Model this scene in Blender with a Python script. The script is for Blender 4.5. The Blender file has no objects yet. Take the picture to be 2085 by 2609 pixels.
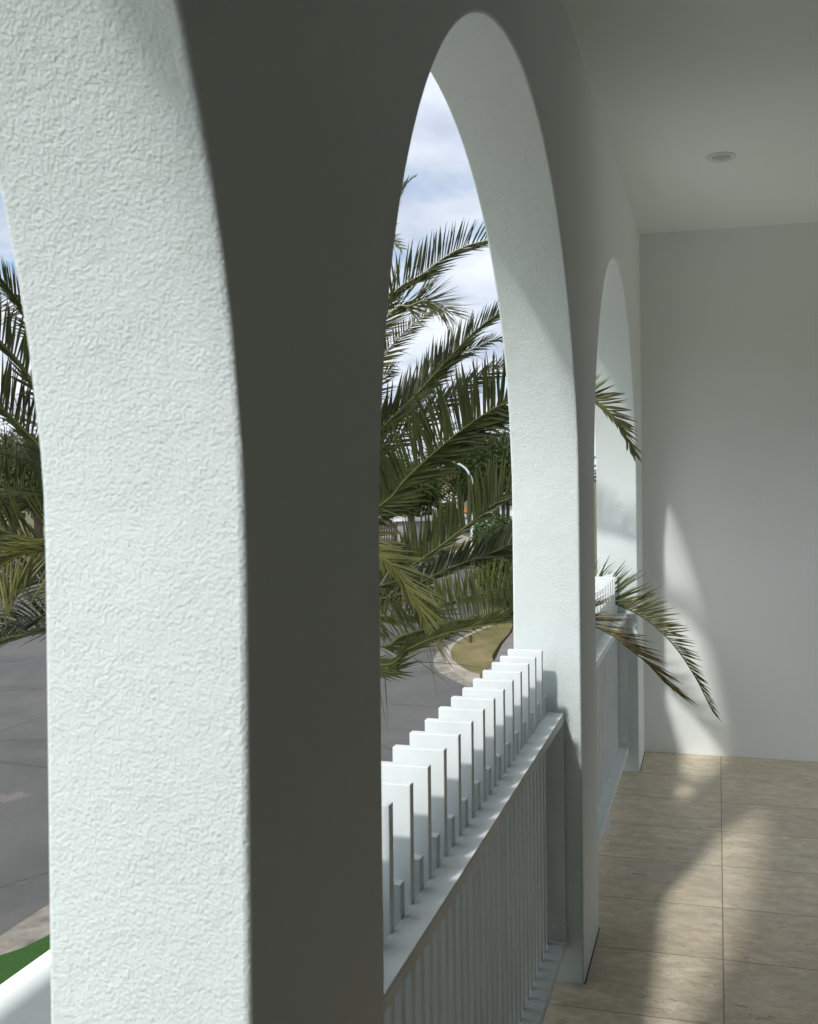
import bpy, bmesh, math, random
from mathutils import Vector, Matrix, noise as mnoise
rad = math.radians
sc = bpy.context.scene
col = sc.collection

# ------------------------------------------------------------------ camera
CAMZ = 1.55
FPX, CX, CY = 2407.744, 1225.10, 1215.54            # photo pixels (2085 x 2609)
def _axes(yaw, pitch, roll):
    y, p, r = rad(yaw), rad(pitch), rad(roll)
    f = Vector((-math.sin(y)*math.cos(p), math.cos(y)*math.cos(p), math.sin(p)))
    ri = Vector((math.cos(y), math.sin(y), 0)); u = ri.cross(f)
    c, s = math.cos(r), math.sin(r)
    return c*ri + s*u, -s*ri + c*u, f
RI, UP, FW = _axes(14.0668, -0.1271, -0.6056)
cam_data = bpy.data.cameras.new('camera'); cam = bpy.data.objects.new('camera', cam_data); col.objects.link(cam)
cam.matrix_world = Matrix(((RI.x, UP.x, -FW.x, 0), (RI.y, UP.y, -FW.y, 0), (RI.z, UP.z, -FW.z, CAMZ), (0, 0, 0, 1)))
cam_data.sensor_fit = 'HORIZONTAL'; cam_data.sensor_width = 36
cam_data.lens = 36*FPX/2085
cam_data.shift_x = -(CX-1042.5)/2085; cam_data.shift_y = -(1304.5-CY)/2085
cam_data.clip_start = .05; cam_data.clip_end = 2000
cam_data.dof.use_dof = True; cam_data.dof.focus_distance = 3.2; cam_data.dof.aperture_fstop = 13
sc.camera = cam
def ray(px, py): return FW + RI*((px-CX)/FPX) - UP*((py-CY)/FPX)
O = Vector((0, 0, CAMZ))
def atY(px, py, Y):
    v = ray(px, py); return O + v*(Y/v.y)
def atZ(px, py, Z):
    v = ray(px, py); return O + v*((Z-CAMZ)/v.z)

# ------------------------------------------------------------------ light
SUNV = Vector((.315, .97, -1.0)).normalized()        # direction the light travels
elev = math.asin(-SUNV.z); sunaz = math.atan2(-SUNV.x, -SUNV.y)   # towards the sun, measured from +Y to +X
w = bpy.data.worlds.new('World'); sc.world = w; w.use_nodes = True
nt = w.node_tree; nt.nodes.clear(); N = nt.nodes.new; L = nt.links.new
out = N('ShaderNodeOutputWorld'); bg = N('ShaderNodeBackground'); bg.inputs['Strength'].default_value = .12
sky = N('ShaderNodeTexSky'); sky.sky_type = 'NISHITA'; sky.sun_disc = False
sky.sun_elevation = elev; sky.sun_rotation = sunaz; sky.air_density = 1.0; sky.dust_density = .6; sky.ozone_density = 1.4
tc = N('ShaderNodeTexCoord'); sep = N('ShaderNodeSeparateXYZ'); L(tc.outputs['Generated'], sep.inputs[0])
mx = N('ShaderNodeMath'); mx.operation = 'MAXIMUM'; mx.inputs[1].default_value = .02; L(sep.outputs['Z'], mx.inputs[0])
ad = N('ShaderNodeMath'); ad.operation = 'ADD'; ad.inputs[1].default_value = .22; L(mx.outputs[0], ad.inputs[0])
dx = N('ShaderNodeMath'); dx.operation = 'DIVIDE'; L(sep.outputs['X'], dx.inputs[0]); L(ad.outputs[0], dx.inputs[1])
dy = N('ShaderNodeMath'); dy.operation = 'DIVIDE'; L(sep.outputs['Y'], dy.inputs[0]); L(ad.outputs[0], dy.inputs[1])
cb = N('ShaderNodeCombineXYZ'); L(dx.outputs[0], cb.inputs[0]); L(dy.outputs[0], cb.inputs[1])
n1 = N('ShaderNodeTexNoise'); n1.inputs['Scale'].default_value = 2.3; n1.inputs['Detail'].default_value = 7; n1.inputs['Roughness'].default_value = .52
n1.inputs['Distortion'].default_value = .35
L(cb.outputs[0], n1.inputs['Vector'])
cr = N('ShaderNodeValToRGB'); cr.color_ramp.elements[0].position = .31; cr.color_ramp.elements[1].position = .44; L(n1.outputs[0], cr.inputs[0])
n2 = N('ShaderNodeTexNoise'); n2.inputs['Scale'].default_value = 2.6; n2.inputs['Detail'].default_value = 5; n2.inputs['Roughness'].default_value = .5
L(cb.outputs[0], n2.inputs['Vector'])
cc = N('ShaderNodeValToRGB'); L(n2.outputs[0], cc.inputs[0])
CL0, CL1 = (4.0, 4.55, 5.6, 1), (6.9, 7.3, 7.9, 1)
cc.color_ramp.elements[0].position = .36; cc.color_ramp.elements[0].color = tuple(c/10 for c in CL0[:3]) + (1,)
cc.color_ramp.elements[1].position = .62; cc.color_ramp.elements[1].color = tuple(c/10 for c in CL1[:3]) + (1,)
sc10 = N('ShaderNodeVectorMath'); sc10.operation = 'SCALE'; sc10.inputs['Scale'].default_value = 9.6; L(cc.outputs[0], sc10.inputs[0])
mix = N('ShaderNodeMix'); mix.data_type = 'RGBA'; L(cr.outputs[0], mix.inputs[0]); L(sky.outputs[0], mix.inputs[6]); L(sc10.outputs[0], mix.inputs[7])
# thin bright cloud round the sun
dt = N('ShaderNodeVectorMath'); dt.operation = 'DOT_PRODUCT'; nrm_ = N('ShaderNodeVectorMath'); nrm_.operation = 'NORMALIZE'
L(tc.outputs['Generated'], nrm_.inputs[0]); L(nrm_.outputs[0], dt.inputs[0]); dt.inputs[1].default_value = tuple(-SUNV)
d0 = N('ShaderNodeMath'); d0.operation = 'MAXIMUM'; L(dt.outputs['Value'], d0.inputs[0]); d0.inputs[1].default_value = 0
pw = N('ShaderNodeMath'); pw.operation = 'POWER'; L(d0.outputs[0], pw.inputs[0]); pw.inputs[1].default_value = 13
gs = N('ShaderNodeVectorMath'); gs.operation = 'SCALE'; gs.inputs[0].default_value = (30, 29.4, 28.6); L(pw.outputs[0], gs.inputs['Scale'])
ga = N('ShaderNodeVectorMath'); ga.operation = 'ADD'; L(mix.outputs[2], ga.inputs[0]); L(gs.outputs[0], ga.inputs[1])
L(ga.outputs[0], bg.inputs['Color']); L(bg.outputs[0], out.inputs[0])

sd = bpy.data.lights.new('sun', 'SUN'); sd.energy = 1.9; sd.angle = rad(3.2); sd.color = (1, .985, .95)
so = bpy.data.objects.new('sun', sd); col.objects.link(so); so.rotation_euler = SUNV.to_track_quat('-Z', 'Y').to_euler()
sc.view_settings.view_transform = 'Standard'; sc.view_settings.look = 'None'; sc.view_settings.gamma = 1
sc.view_settings.exposure = .34
sc.render.engine = 'CYCLES'
sc.cycles.max_bounces = 10; sc.cycles.diffuse_bounces = 6; sc.cycles.transparent_max_bounces = 8

# ------------------------------------------------------------------ helpers
def tag(o, label=None, cat=None, group=None, kind=None):
    if label: o['label'] = label
    if cat: o['category'] = cat
    if group: o['group'] = group
    if kind: o['kind'] = kind
    return o
def empty(name, loc, label, cat, group=None):
    o = bpy.data.objects.new(name, None); col.objects.link(o); o.location = loc; o.empty_display_size = .1
    return tag(o, label, cat, group)
def link(name, me, mat, parent=None):
    o = bpy.data.objects.new(name, me); col.objects.link(o)
    if mat: me.materials.append(mat)
    if parent:
        o.parent = parent
        o.location = tuple(-c for c in world_loc(parent))
    return o
def world_loc(p):
    v = Vector(p.location)
    while p.parent: p = p.parent; v += Vector(p.location)
    return v
def from_data(name, vs, fs, mat, parent=None, smooth=False):
    me = bpy.data.meshes.new(name); me.from_pydata([tuple(v) for v in vs], [], fs); me.update()
    if smooth: me.shade_smooth()
    return link(name, me, mat, parent)
def from_bm(name, bm, mat, parent=None, smooth=False):
    me = bpy.data.meshes.new(name); bmesh.ops.recalc_face_normals(bm, faces=bm.faces); bm.to_mesh(me); bm.free()
    if smooth: me.shade_smooth()
    return link(name, me, mat, parent)
def bevel(o, wd, seg=2, ang=40):
    m = o.modifiers.new('bevel', 'BEVEL'); m.width = wd; m.segments = seg; m.limit_method = 'ANGLE'; m.angle_limit = rad(ang)
    m.harden_normals = False
    return o
def bm_box(bm, x0, x1, y0, y1, z0, z1):
    vs = [bm.verts.new(p) for p in ((x0,y0,z0),(x1,y0,z0),(x1,y1,z0),(x0,y1,z0),(x0,y0,z1),(x1,y0,z1),(x1,y1,z1),(x0,y1,z1))]
    for f in ((0,3,2,1),(4,5,6,7),(0,1,5,4),(1,2,6,5),(2,3,7,6),(3,0,4,7)): bm.faces.new([vs[i] for i in f])
    return vs
def box(name, b, mat, parent=None, bev=0):
    bm = bmesh.new(); bm_box(bm, *b); o = from_bm(name, bm, mat, parent)
    if bev: bevel(o, bev)
    return o
def obox(bm, c, d, up, w_, l_, h_):
    """box centred at c, long axis d"""
    d = d.normalized(); s = d.cross(up).normalized(); u = s.cross(d)
    vs = []
    for a in (-1, 1):
        for b in (-1, 1):
            for e in (-1, 1): vs.append(bm.verts.new(c + d*(a*l_/2) + s*(b*w_/2) + u*(e*h_/2)))
    for f in ((0,1,3,2),(4,6,7,5),(0,4,5,1),(2,3,7,6),(0,2,6,4),(1,5,7,3)): bm.faces.new([vs[i] for i in f])
def tube(vs, fs, pts, rs, n=10, cap=True):
    base = len(vs); k = len(pts)
    for i, p in enumerate(pts):
        t = (pts[min(i+1, k-1)] - pts[max(i-1, 0)]).normalized()
        a = Vector((0, 0, 1)) if abs(t.z) < .9 else Vector((1, 0, 0))
        s = t.cross(a).normalized(); u = s.cross(t)
        for j in range(n):
            th = 2*math.pi*j/n; vs.append(p + (s*math.cos(th) + u*math.sin(th))*rs[i])
    for i in range(k-1):
        for j in range(n):
            a = base + i*n + j; b = base + i*n + (j+1) % n
            fs.append((a, b, b+n, a+n))
    if cap:
        fs.append(tuple(base + j for j in range(n))[::-1]); fs.append(tuple(base + (k-1)*n + j for j in range(n)))
def sheet(name, pts, z, mat, kind='structure', deep=0):
    me = bpy.data.meshes.new(name); bm = bmesh.new()
    f = bm.faces.new([bm.verts.new((p[0], p[1], z)) for p in pts])
    bmesh.ops.triangulate(bm, faces=[f])
    for f in bm.faces:
        f.normal_update()
        if f.normal.z < 0: f.normal_flip()
    if deep:
        be = [e for e in bm.edges if len(e.link_faces) == 1]; r_ = bmesh.ops.extrude_edge_only(bm, edges=be)
        bmesh.ops.translate(bm, vec=(0, 0, -deep), verts=[g_ for g_ in r_['geom'] if isinstance(g_, bmesh.types.BMVert)])
        bmesh.ops.recalc_face_normals(bm, faces=bm.faces)
    bm.to_mesh(me); bm.free()
    o = link(name, me, mat); o['kind'] = kind
    return o
def catmull(P, n):
    P = [P[0]*2 - P[1]] + list(P) + [P[-1]*2 - P[-2]]
    outp = []
    m = len(P) - 3
    for i in range(m):
        a, b, c, d = P[i:i+4]
        for j in range(n):
            t = j/n
            outp.append(.5*((2*b) + (c-a)*t + (2*a-5*b+4*c-d)*t*t + (3*b-a-3*c+d)*t**3))
    outp.append(P[-2].copy()); return outp
def resample(P, n):
    ls = [0]
    for a, b in zip(P, P[1:]): ls.append(ls[-1] + (b-a).length)
    T = ls[-1]; r = []; j = 0
    for i in range(n):
        s = T*i/(n-1)
        while j < len(ls)-2 and ls[j+1] < s: j += 1
        q = (s-ls[j])/max(1e-9, ls[j+1]-ls[j]); r.append(P[j].lerp(P[j+1], min(1, q)))
    return r, T

# ------------------------------------------------------------------ materials
def mat(name, colr=(.5, .5, .5), rough=.6, metal=0, spec=.5):
    m = bpy.data.materials.new(name); m.use_nodes = True
    b = m.node_tree.nodes['Principled BSDF']
    b.inputs['Base Color'].default_value = (*colr, 1); b.inputs['Roughness'].default_value = rough
    b.inputs['Metallic'].default_value = metal; b.inputs['Specular IOR Level'].default_value = spec
    return m
def nodes(m):
    t = m.node_tree; return t, t.nodes.new, t.links.new, t.nodes['Principled BSDF']
def geo(m):
    t, N, L, b = nodes(m); g = N('ShaderNodeNewGeometry'); return g.outputs['Position']
def noise_(m, vec, scale, detail=4, rough=.5, dist=0):
    t, N, L, b = nodes(m); n = N('ShaderNodeTexNoise'); n.inputs['Scale'].default_value = scale
    n.inputs['Detail'].default_value = detail; n.inputs['Roughness'].default_value = rough; n.inputs['Distortion'].default_value = dist
    L(vec, n.inputs['Vector']); return n.outputs[0]
def ramp(m, fac, stops):
    t, N, L, b = nodes(m); r = N('ShaderNodeValToRGB'); L(fac, r.inputs[0])
    e = r.color_ramp.elements
    while len(e) < len(stops): e.new(.5)
    for i, (p, c) in enumerate(stops): e[i].position = p; e[i].color = (*c, 1) if len(c) == 3 else c
    return r.outputs[0]
def mixc(m, fac, a, b_, mode='MIX'):
    t, N, L, b = nodes(m); x = N('ShaderNodeMix'); x.data_type = 'RGBA'; x.blend_type = mode
    for s, v in ((0, fac), (6, a), (7, b_)):
        if hasattr(v, 'links'): L(v, x.inputs[s])
        else: x.inputs[s].default_value = v if s == 0 else (*v, 1)
    return x.outputs[2]
def mth(m, op, a, b_=None, c=None):
    t, N, L, b = nodes(m); x = N('ShaderNodeMath'); x.operation = op
    for i, v in enumerate((a, b_, c)):
        if v is None: continue
        if hasattr(v, 'links'): L(v, x.inputs[i])
        else: x.inputs[i].default_value = v
    return x.outputs[0]
def bump(m, h, strength, dist, prev=None):
    t, N, L, b = nodes(m); x = N('ShaderNodeBump'); x.inputs['Strength'].default_value = strength; x.inputs['Distance'].default_value = dist
    L(h, x.inputs['Height'])
    if prev is not None: L(prev, x.inputs['Normal'])
    return x.outputs[0]
def setin(m, name, v):
    t, N, L, b = nodes(m); L(v, b.inputs[name])
def scalev(m, vec, s):
    t, N, L, b = nodes(m); x = N('ShaderNodeVectorMath'); x.operation = 'MULTIPLY'; x.inputs[1].default_value = s; L(vec, x.inputs[0]); return x.outputs[0]

def stucco(name, c, texture=1.0):
    m = mat(name, c, .85, spec=.25); p = geo(m); t, N, L, B = nodes(m)
    big = noise_(m, p, 1.3, 3)
    cc_ = ramp(m, big, [(.3, tuple(x*.965 for x in c)), (.7, c)])
    if texture < .5:                                  # faint scuffs and grubby marks on the smooth coat
        sc1 = noise_(m, scalev(m, p, (1, 1, .45)), 7, 7, .72); msk = ramp(m, noise_(m, p, 1.7, 3), [(.5, (0,)*3), (.68, (1,)*3)])
        cc_ = mixc(m, mth(m, 'MULTIPLY', mth(m, 'MULTIPLY', ramp(m, sc1, [(.62, (0,)*3), (.74, (1,)*3)]), msk), .16), cc_, (.42, .42, .38))
    else:                                             # dust caught here and there in the rough coat
        cc_ = mixc(m, mth(m, 'MULTIPLY', ramp(m, noise_(m, p, 60, 4, .7), [(.62, (0,)*3), (.78, (1,)*3)]), .25), cc_, (.56, .57, .54))
    setin(m, 'Base Color', cc_)
    pat = ramp(m, noise_(m, p, 9, 4, .65), [(.32, (.7,)*3), (.68, (1,)*3)])
    hh = mth(m, 'MULTIPLY', mth(m, 'ADD', mth(m, 'MULTIPLY', noise_(m, p, 115, 4, .7), .5), mth(m, 'MULTIPLY', noise_(m, scalev(m, p, (1.03, .98, 1.0)), 290, 3, .62), .62)), pat)
    und = bump(m, noise_(m, p, 22, 3), .25*texture, .008)
    setin(m, 'Normal', bump(m, hh, .75*texture, .0056, und))
    return m
M = {}
PAINT = (.715, .785, .775)
M['stucco'] = stucco('textured render', PAINT)
M['smooth'] = stucco('smooth painted wall', (.84, .875, .85), .12)
m = M['ceil'] = mat('ceiling paint', (.84, .87, .84), .9, spec=.2)
p = geo(m); setin(m, 'Base Color', ramp(m, noise_(m, p, .9, 3), [(.3, (.83, .865, .83)), (.7, (.85, .885, .85))]))
m = M['powder'] = mat('powder coated aluminium', (.77, .82, .83), .38)
p = geo(m); setin(m, 'Roughness', ramp(m, noise_(m, p, 9, 4), [(.3, (.32,)*3), (.7, (.46,)*3)]))
setin(m, 'Base Color', ramp(m, noise_(m, scalev(m, p, (1, 1, .4)), 14, 5, .6), [(.32, (.72, .765, .77)), (.6, (.78, .825, .83))]))

# travertine tiles
m = M['tile'] = mat('travertine tiles', (.4, .35, .28), .5)
t, N, L, B = nodes(m); p = geo(m)
TX, TY = .80, .3698
sepn = N('ShaderNodeSeparateXYZ'); L(p, sepn.inputs[0])
ux = mth(m, 'DIVIDE', mth(m, 'SUBTRACT', sepn.outputs[0], .0037), TX); uy = mth(m, 'DIVIDE', mth(m, 'SUBTRACT', sepn.outputs[1], 2.7229), TY)
def edge(u, size, wd):
    f = mth(m, 'FRACT', u); q = mth(m, 'MINIMUM', f, mth(m, 'SUBTRACT', 1, f)); return mth(m, 'LESS_THAN', mth(m, 'MULTIPLY', q, size), wd)
wob = mth(m, 'MULTIPLY', noise_(m, p, 25, 2), .0011)
gx = edge(mth(m, 'ADD', ux, wob), TX, .0021); gy = edge(mth(m, 'ADD', uy, mth(m, 'MULTIPLY', wob, 2)), TY, .0019)
gr = mth(m, 'MAXIMUM', gx, gy)
cell = N('ShaderNodeCombineXYZ'); L(mth(m, 'FLOOR', ux), cell.inputs[0]); L(mth(m, 'FLOOR', uy), cell.inputs[1])
wn = N('ShaderNodeTexWhiteNoise'); L(cell.outputs[0], wn.inputs['Vector'])
off = N('ShaderNodeVectorMath'); off.operation = 'MULTIPLY_ADD'; L(wn.outputs['Color'], off.inputs[0]); off.inputs[1].default_value = (7, 7, 7); L(p, off.inputs[2])
pv = off.outputs[0]
st = noise_(m, scalev(m, pv, (4, 7.5, 6)), 3.2, 10, .78, .35)
base = ramp(m, st, [(.33, (.45, .375, .27)), (.49, (.63, .54, .405)), (.64, (.80, .72, .58))])
cl = noise_(m, scalev(m, pv, (1.3, 2.2, 1)), 3.2, 4, .6)
base = mixc(m, mth(m, 'MULTIPLY', ramp(m, cl, [(.4, (0,)*3), (.7, (1,)*3)]), .45), base, (.42, .41, .34))
base = mixc(m, mth(m, 'MULTIPLY', wn.outputs['Value'], .22), base, (.40, .32, .23))
pit = noise_(m, scalev(m, pv, (7, 20, 10)), 2.4, 6, .75, 1.4)
pitzone = ramp(m, noise_(m, scalev(m, pv, (1, 2, 1)), 4.0, 3), [(.42, (0,)*3), (.58, (1,)*3)])
pits = mth(m, 'MULTIPLY', ramp(m, pit, [(.60, (0,)*3), (.64, (1,)*3)]), pitzone)
light = ramp(m, noise_(m, scalev(m, pv, (6, 30, 20)), 2.2, 6, .7, .8), [(.54, (0,)*3), (.68, (1,)*3)])
base = mixc(m, mth(m, 'MULTIPLY', light, .55), base, (.66, .60, .50))
base = mixc(m, mth(m, 'MULTIPLY', pits, .7), base, (.13, .10, .075))
base = mixc(m, mth(m, 'MULTIPLY', gr, .8), base, (.17, .14, .10))
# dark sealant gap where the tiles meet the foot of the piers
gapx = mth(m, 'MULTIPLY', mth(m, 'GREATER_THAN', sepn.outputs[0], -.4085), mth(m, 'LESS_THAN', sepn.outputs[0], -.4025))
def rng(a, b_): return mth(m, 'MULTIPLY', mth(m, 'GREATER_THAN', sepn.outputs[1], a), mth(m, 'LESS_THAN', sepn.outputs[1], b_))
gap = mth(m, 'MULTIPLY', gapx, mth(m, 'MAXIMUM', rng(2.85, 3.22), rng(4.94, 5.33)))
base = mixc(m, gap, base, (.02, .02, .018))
setin(m, 'Base Color', base)
hgt = mth(m, 'SUBTRACT', mth(m, 'MULTIPLY', st, .4), mth(m, 'ADD', mth(m, 'MULTIPLY', pits, .7), gr))
setin(m, 'Normal', bump(m, hgt, .45, .002))
setin(m, 'Roughness', ramp(m, st, [(.3, (.42,)*3), (.7, (.62,)*3)]))

def simple_noise(name, a, b_, scale, rough=.9, bumpd=0, detail=6):
    m = mat(name, a, rough, spec=.3); p = geo(m); n = noise_(m, p, scale, detail, .6)
    setin(m, 'Base Color', ramp(m, n, [(.3, a), (.7, b_)]))
    if bumpd: setin(m, 'Normal', bump(m, noise_(m, p, scale*8, 3), .6, bumpd))
    return m
m = M['asphalt'] = mat('asphalt', (.07, .072, .075), .9, spec=.3); p = geo(m)
a1 = noise_(m, p, .35, 6, .65, .6); a2 = noise_(m, p, 45, 2)
base = ramp(m, a1, [(.3, (.088, .086, .081)), (.55, (.125, .121, .113)), (.75, (.16, .148, .13))])
base = mixc(m, .3, base, ramp(m, a2, [(.3, (.04,)*3), (.7, (.25,)*3)]), 'OVERLAY')
cr1 = N('ShaderNodeTexNoise') if False else None
vor = m.node_tree.nodes.new('ShaderNodeTexVoronoi'); vor.feature = 'DISTANCE_TO_EDGE'; vor.inputs['Scale'].default_value = .28
m.node_tree.links.new(mixc(m, .12, p, mixc(m, 0, noise_(m, p, 1.5, 4), (0, 0, 0))), vor.inputs['Vector'])
crk = mth(m, 'LESS_THAN', vor.outputs[0], .004)
base = mixc(m, mth(m, 'MULTIPLY', crk, .6), base, (.03, .03, .03))
blot = ramp(m, noise_(m, p, .9, 7, .7), [(.62, (0,)*3), (.68, (1,)*3)])
base = mixc(m, mth(m, 'MULTIPLY', blot, .35), base, (.20, .185, .16))
setin(m, 'Base Color', base); setin(m, 'Normal', bump(m, a2, .5, .01))
M['concrete'] = simple_noise('weathered concrete', (.20, .175, .14), (.36, .325, .275), 2.2, .9, .006)
M['pale'] = simple_noise('pale bounce ground', (.48, .46, .42), (.58, .56, .51), 1.2, .9)  # ground colour for the sheets added to bounce light into the balcony
M['gutter'] = simple_noise('stained gutter concrete', (.11, .098, .08), (.29, .265, .22), 4.0, .9, .006)
M['drive'] = simple_noise('exposed aggregate drive', (.12, .11, .10), (.19, .175, .16), 1.8, .9, .006)
m = M['lawn'] = mat('dry lawn', (.12, .12, .04), .95, spec=.15); p = geo(m)
base = ramp(m, noise_(m, p, .8, 5, .6), [(.3, (.105, .10, .035)), (.5, (.17, .145, .06)), (.72, (.25, .205, .105))])
base = mixc(m, .5, base, ramp(m, noise_(m, p, 40, 3, .7), [(.3, (.15,)*3), (.7, (.85,)*3)]), 'OVERLAY')
setin(m, 'Base Color', base); setin(m, 'Normal', bump(m, noise_(m, p, 60, 3), .9, .04))
M['turf'] = simple_noise('green turf', (.014, .055, .006), (.04, .11, .014), 30, .95, .02)
M['ground'] = simple_noise('dry grass ground', (.08, .09, .03), (.15, .13, .06), .6, .95, .02)

def leafmat(name, a, b_, trans=.25, rough=.42, spec=.5):
    m = mat(name, a, rough, spec=spec); t, N, L, B = nodes(m)
    oi = N('ShaderNodeObjectInfo'); p = geo(m)
    n = noise_(m, p, 6, 3, .6)
    f = mth(m, 'ADD', mth(m, 'MULTIPLY', n, .7), mth(m, 'MULTIPLY', oi.outputs['Random'], .35))
    c = ramp(m, f, [(.3, a), (.8, b_)]); setin(m, 'Base Color', c)
    tr = N('ShaderNodeBsdfTranslucent'); L(mixc(m, .5, c, (.28, .30, .04)), tr.inputs['Color'])
    ms = N('ShaderNodeMixShader'); ms.inputs[0].default_value = trans; L(B.outputs[0], ms.inputs[1]); L(tr.outputs[0], ms.inputs[2])
    o = [x for x in t.nodes if x.type == 'OUTPUT_MATERIAL'][0]; L(ms.outputs[0], o.inputs[0])
    return m
M['frond'] = leafmat('palm leaflets', (.012, .019, .006), (.050, .063, .017), .12, .48, spec=.3)
M['frond_y'] = leafmat('yellowing palm leaflets', (.034, .042, .009), (.115, .115, .026), .18, .5, spec=.3)
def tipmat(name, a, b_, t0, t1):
    """leaflets recoloured inside the balcony, for browning and for light painted into the colour"""
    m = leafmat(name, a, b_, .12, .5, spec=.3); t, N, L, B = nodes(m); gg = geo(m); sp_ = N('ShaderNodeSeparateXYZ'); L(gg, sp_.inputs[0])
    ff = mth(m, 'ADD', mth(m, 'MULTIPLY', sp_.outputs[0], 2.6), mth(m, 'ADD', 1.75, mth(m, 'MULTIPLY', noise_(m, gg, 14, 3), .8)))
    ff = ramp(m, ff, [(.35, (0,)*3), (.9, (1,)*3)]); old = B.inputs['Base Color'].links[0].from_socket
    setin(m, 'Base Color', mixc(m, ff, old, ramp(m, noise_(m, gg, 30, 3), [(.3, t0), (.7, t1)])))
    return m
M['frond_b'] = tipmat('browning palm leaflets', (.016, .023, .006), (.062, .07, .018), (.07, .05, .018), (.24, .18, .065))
M['frond_t'] = tipmat('palm leaflets with painted light inside', (.012, .019, .006), (.050, .063, .017), (.055, .062, .022), (.16, .16, .06))  # paler olive past the arch paints light onto the shaded frond ends
M['rachis'] = simple_noise('palm rachis', (.05, .062, .014), (.095, .10, .03), 8, .5)
M['rachis_w'] = simple_noise('pale palm rachis', (.30, .30, .20), (.42, .42, .30), 8, .5)
M['bark'] = simple_noise('rough bark', (.07, .05, .035), (.17, .13, .10), 14, .95, .03)
M['leaf_dark'] = leafmat('dark broad leaves', (.014, .025, .008), (.045, .068, .02), .10, .6, spec=.15)
M['leaf_mid'] = leafmat('mid green leaves', (.024, .045, .012), (.07, .10, .026), .15, .6, spec=.15)
M['leaf_olive'] = leafmat('olive leaves', (.03, .04, .014), (.08, .09, .032), .12, .6, spec=.15)
M['white'] = mat('white paint', (.78, .79, .78), .5)
M['galv'] = simple_noise('galvanised steel', (.50, .53, .56), (.62, .65, .68), 3, .45)
M['glass_dark'] = mat('dark window glass', (.012, .014, .016), .06, spec=.8)
M['black'] = mat('black rubber', (.015, .015, .016), .75)
M['frame'] = mat('dark bronze frame', (.03, .03, .032), .4)
M['timber'] = simple_noise('dark stained timber', (.05, .035, .028), (.10, .07, .055), 20, .8)
m = M['render_beige'] = simple_noise('beige painted wall', (.58, .45, .30), (.66, .52, .36), 1.5, .85)
m = M['redtile'] = simple_noise('terracotta roof tiles', (.30, .08, .045), (.45, .14, .08), 5, .8)
m = M['grey_wall'] = simple_noise('grey rendered wall', (.30, .30, .30), (.38, .38, .38), 1.2, .85)
m = M['roofgrey'] = simple_noise('grey metal roof', (.30, .31, .32), (.40, .41, .42), 1.2, .5)

# ------------------------------------------------------------------ balcony
XI, XO = -.4070, -.6159                # inner and outer face of the arcade wall
ZS, RZ = 1.4734, .9805                 # springing height, rise
ZC, TOP = 2.8785, 3.55
YE = 5.3173
OPEN = [(-.981, .7612), (1.1082, 2.8506), (3.2188, 4.9468)]
YB, YF = -1.9, YE + .26                # ends of the building
def arcade():
    bm = bmesh.new(); zb = -.30; n = 48
    prof = []                           # top boundary of the void, or None on piers
    segs = []                           # (ya, za, yb, zb_) lower outline pieces
    y = YB
    def quad(pts): bm.faces.new([bm.verts.new(q) for q in pts])
    def face_strip(y0, z0, y1, z1):
        for X in (XI, XO): quad([(X, y0, z0), (X, y1, z1), (X, y1, TOP), (X, y0, TOP)])
    def pier(y0, y1):
        ys = (y0, y1)
        for X in (XI, XO):
            quad([(X, y0, zb), (X, y1, zb), (X, y1, 0), (X, y0, 0)])
            quad([(X, y0, 0), (X, y1, 0), (X, y1, ZS), (X, y0, ZS)])
            quad([(X, y0, ZS), (X, y1, ZS), (X, y1, TOP), (X, y0, TOP)])
    for (a, b) in OPEN:
        pier(y, a)
        c, hw = (a+b)/2, (b-a)/2
        pr = (c-hw, ZS)
        for k in range(1, n+1):
            th = math.pi*k/n; q = (c - hw*math.cos(th), ZS + RZ*math.sin(th))
            if k == n: q = (b, ZS)
            face_strip(pr[0], pr[1], q[0], q[1])
            quad([(XI, pr[0], pr[1]), (XI, q[0], q[1]), (XO, q[0], q[1]), (XO, pr[0], pr[1])])
            pr = q
        for Y in (a, b):
            quad([(XI, Y, 0), (XO, Y, 0), (XO, Y, ZS), (XI, Y, ZS)])
        quad([(XI, a, 0), (XI, b, 0), (XO, b, 0), (XO, a, 0)])
        for X in (XI, XO): quad([(X, a, zb), (X, b, zb), (X, b, 0), (X, a, 0)])
        y = b
    pier(y, YF)
    for Y in (YB, YF):
        quad([(XI, Y, zb), (XO, Y, zb), (XO, Y, 0), (XI, Y, 0)]); quad([(XI, Y, 0), (XO, Y, 0), (XO, Y, ZS), (XI, Y, ZS)]); quad([(XI, Y, ZS), (XO, Y, ZS), (XO, Y, TOP), (XI, Y, TOP)])
    bmesh.ops.remove_doubles(bm, verts=bm.verts, dist=.0004)
    o = from_bm('arcade_wall', bm, M['stucco'])
    bevel(o, .006, 3, 50)
    for f in o.data.polygons: f.use_smooth = True
    o.data.set_sharp_from_angle(angle=rad(50))
    return o
aw = arcade()
tag(aw, 'white textured stucco wall pierced by a row of tall round arches', 'wall')
# the inner side of the piers is painted smooth
aw.data.materials.append(M['smooth'])
for f in aw.data.polygons:
    if abs(f.normal.x) > .9 and f.center.x > (XI+XO)/2: f.material_index = 1

HX = 1.62                               # face of the house
box('floor', (XO+.0, HX+.2, YB, YF, -.30, -.0), M['tile'])
fl = bpy.data.objects['floor']; fl['kind'] = 'structure'
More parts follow.
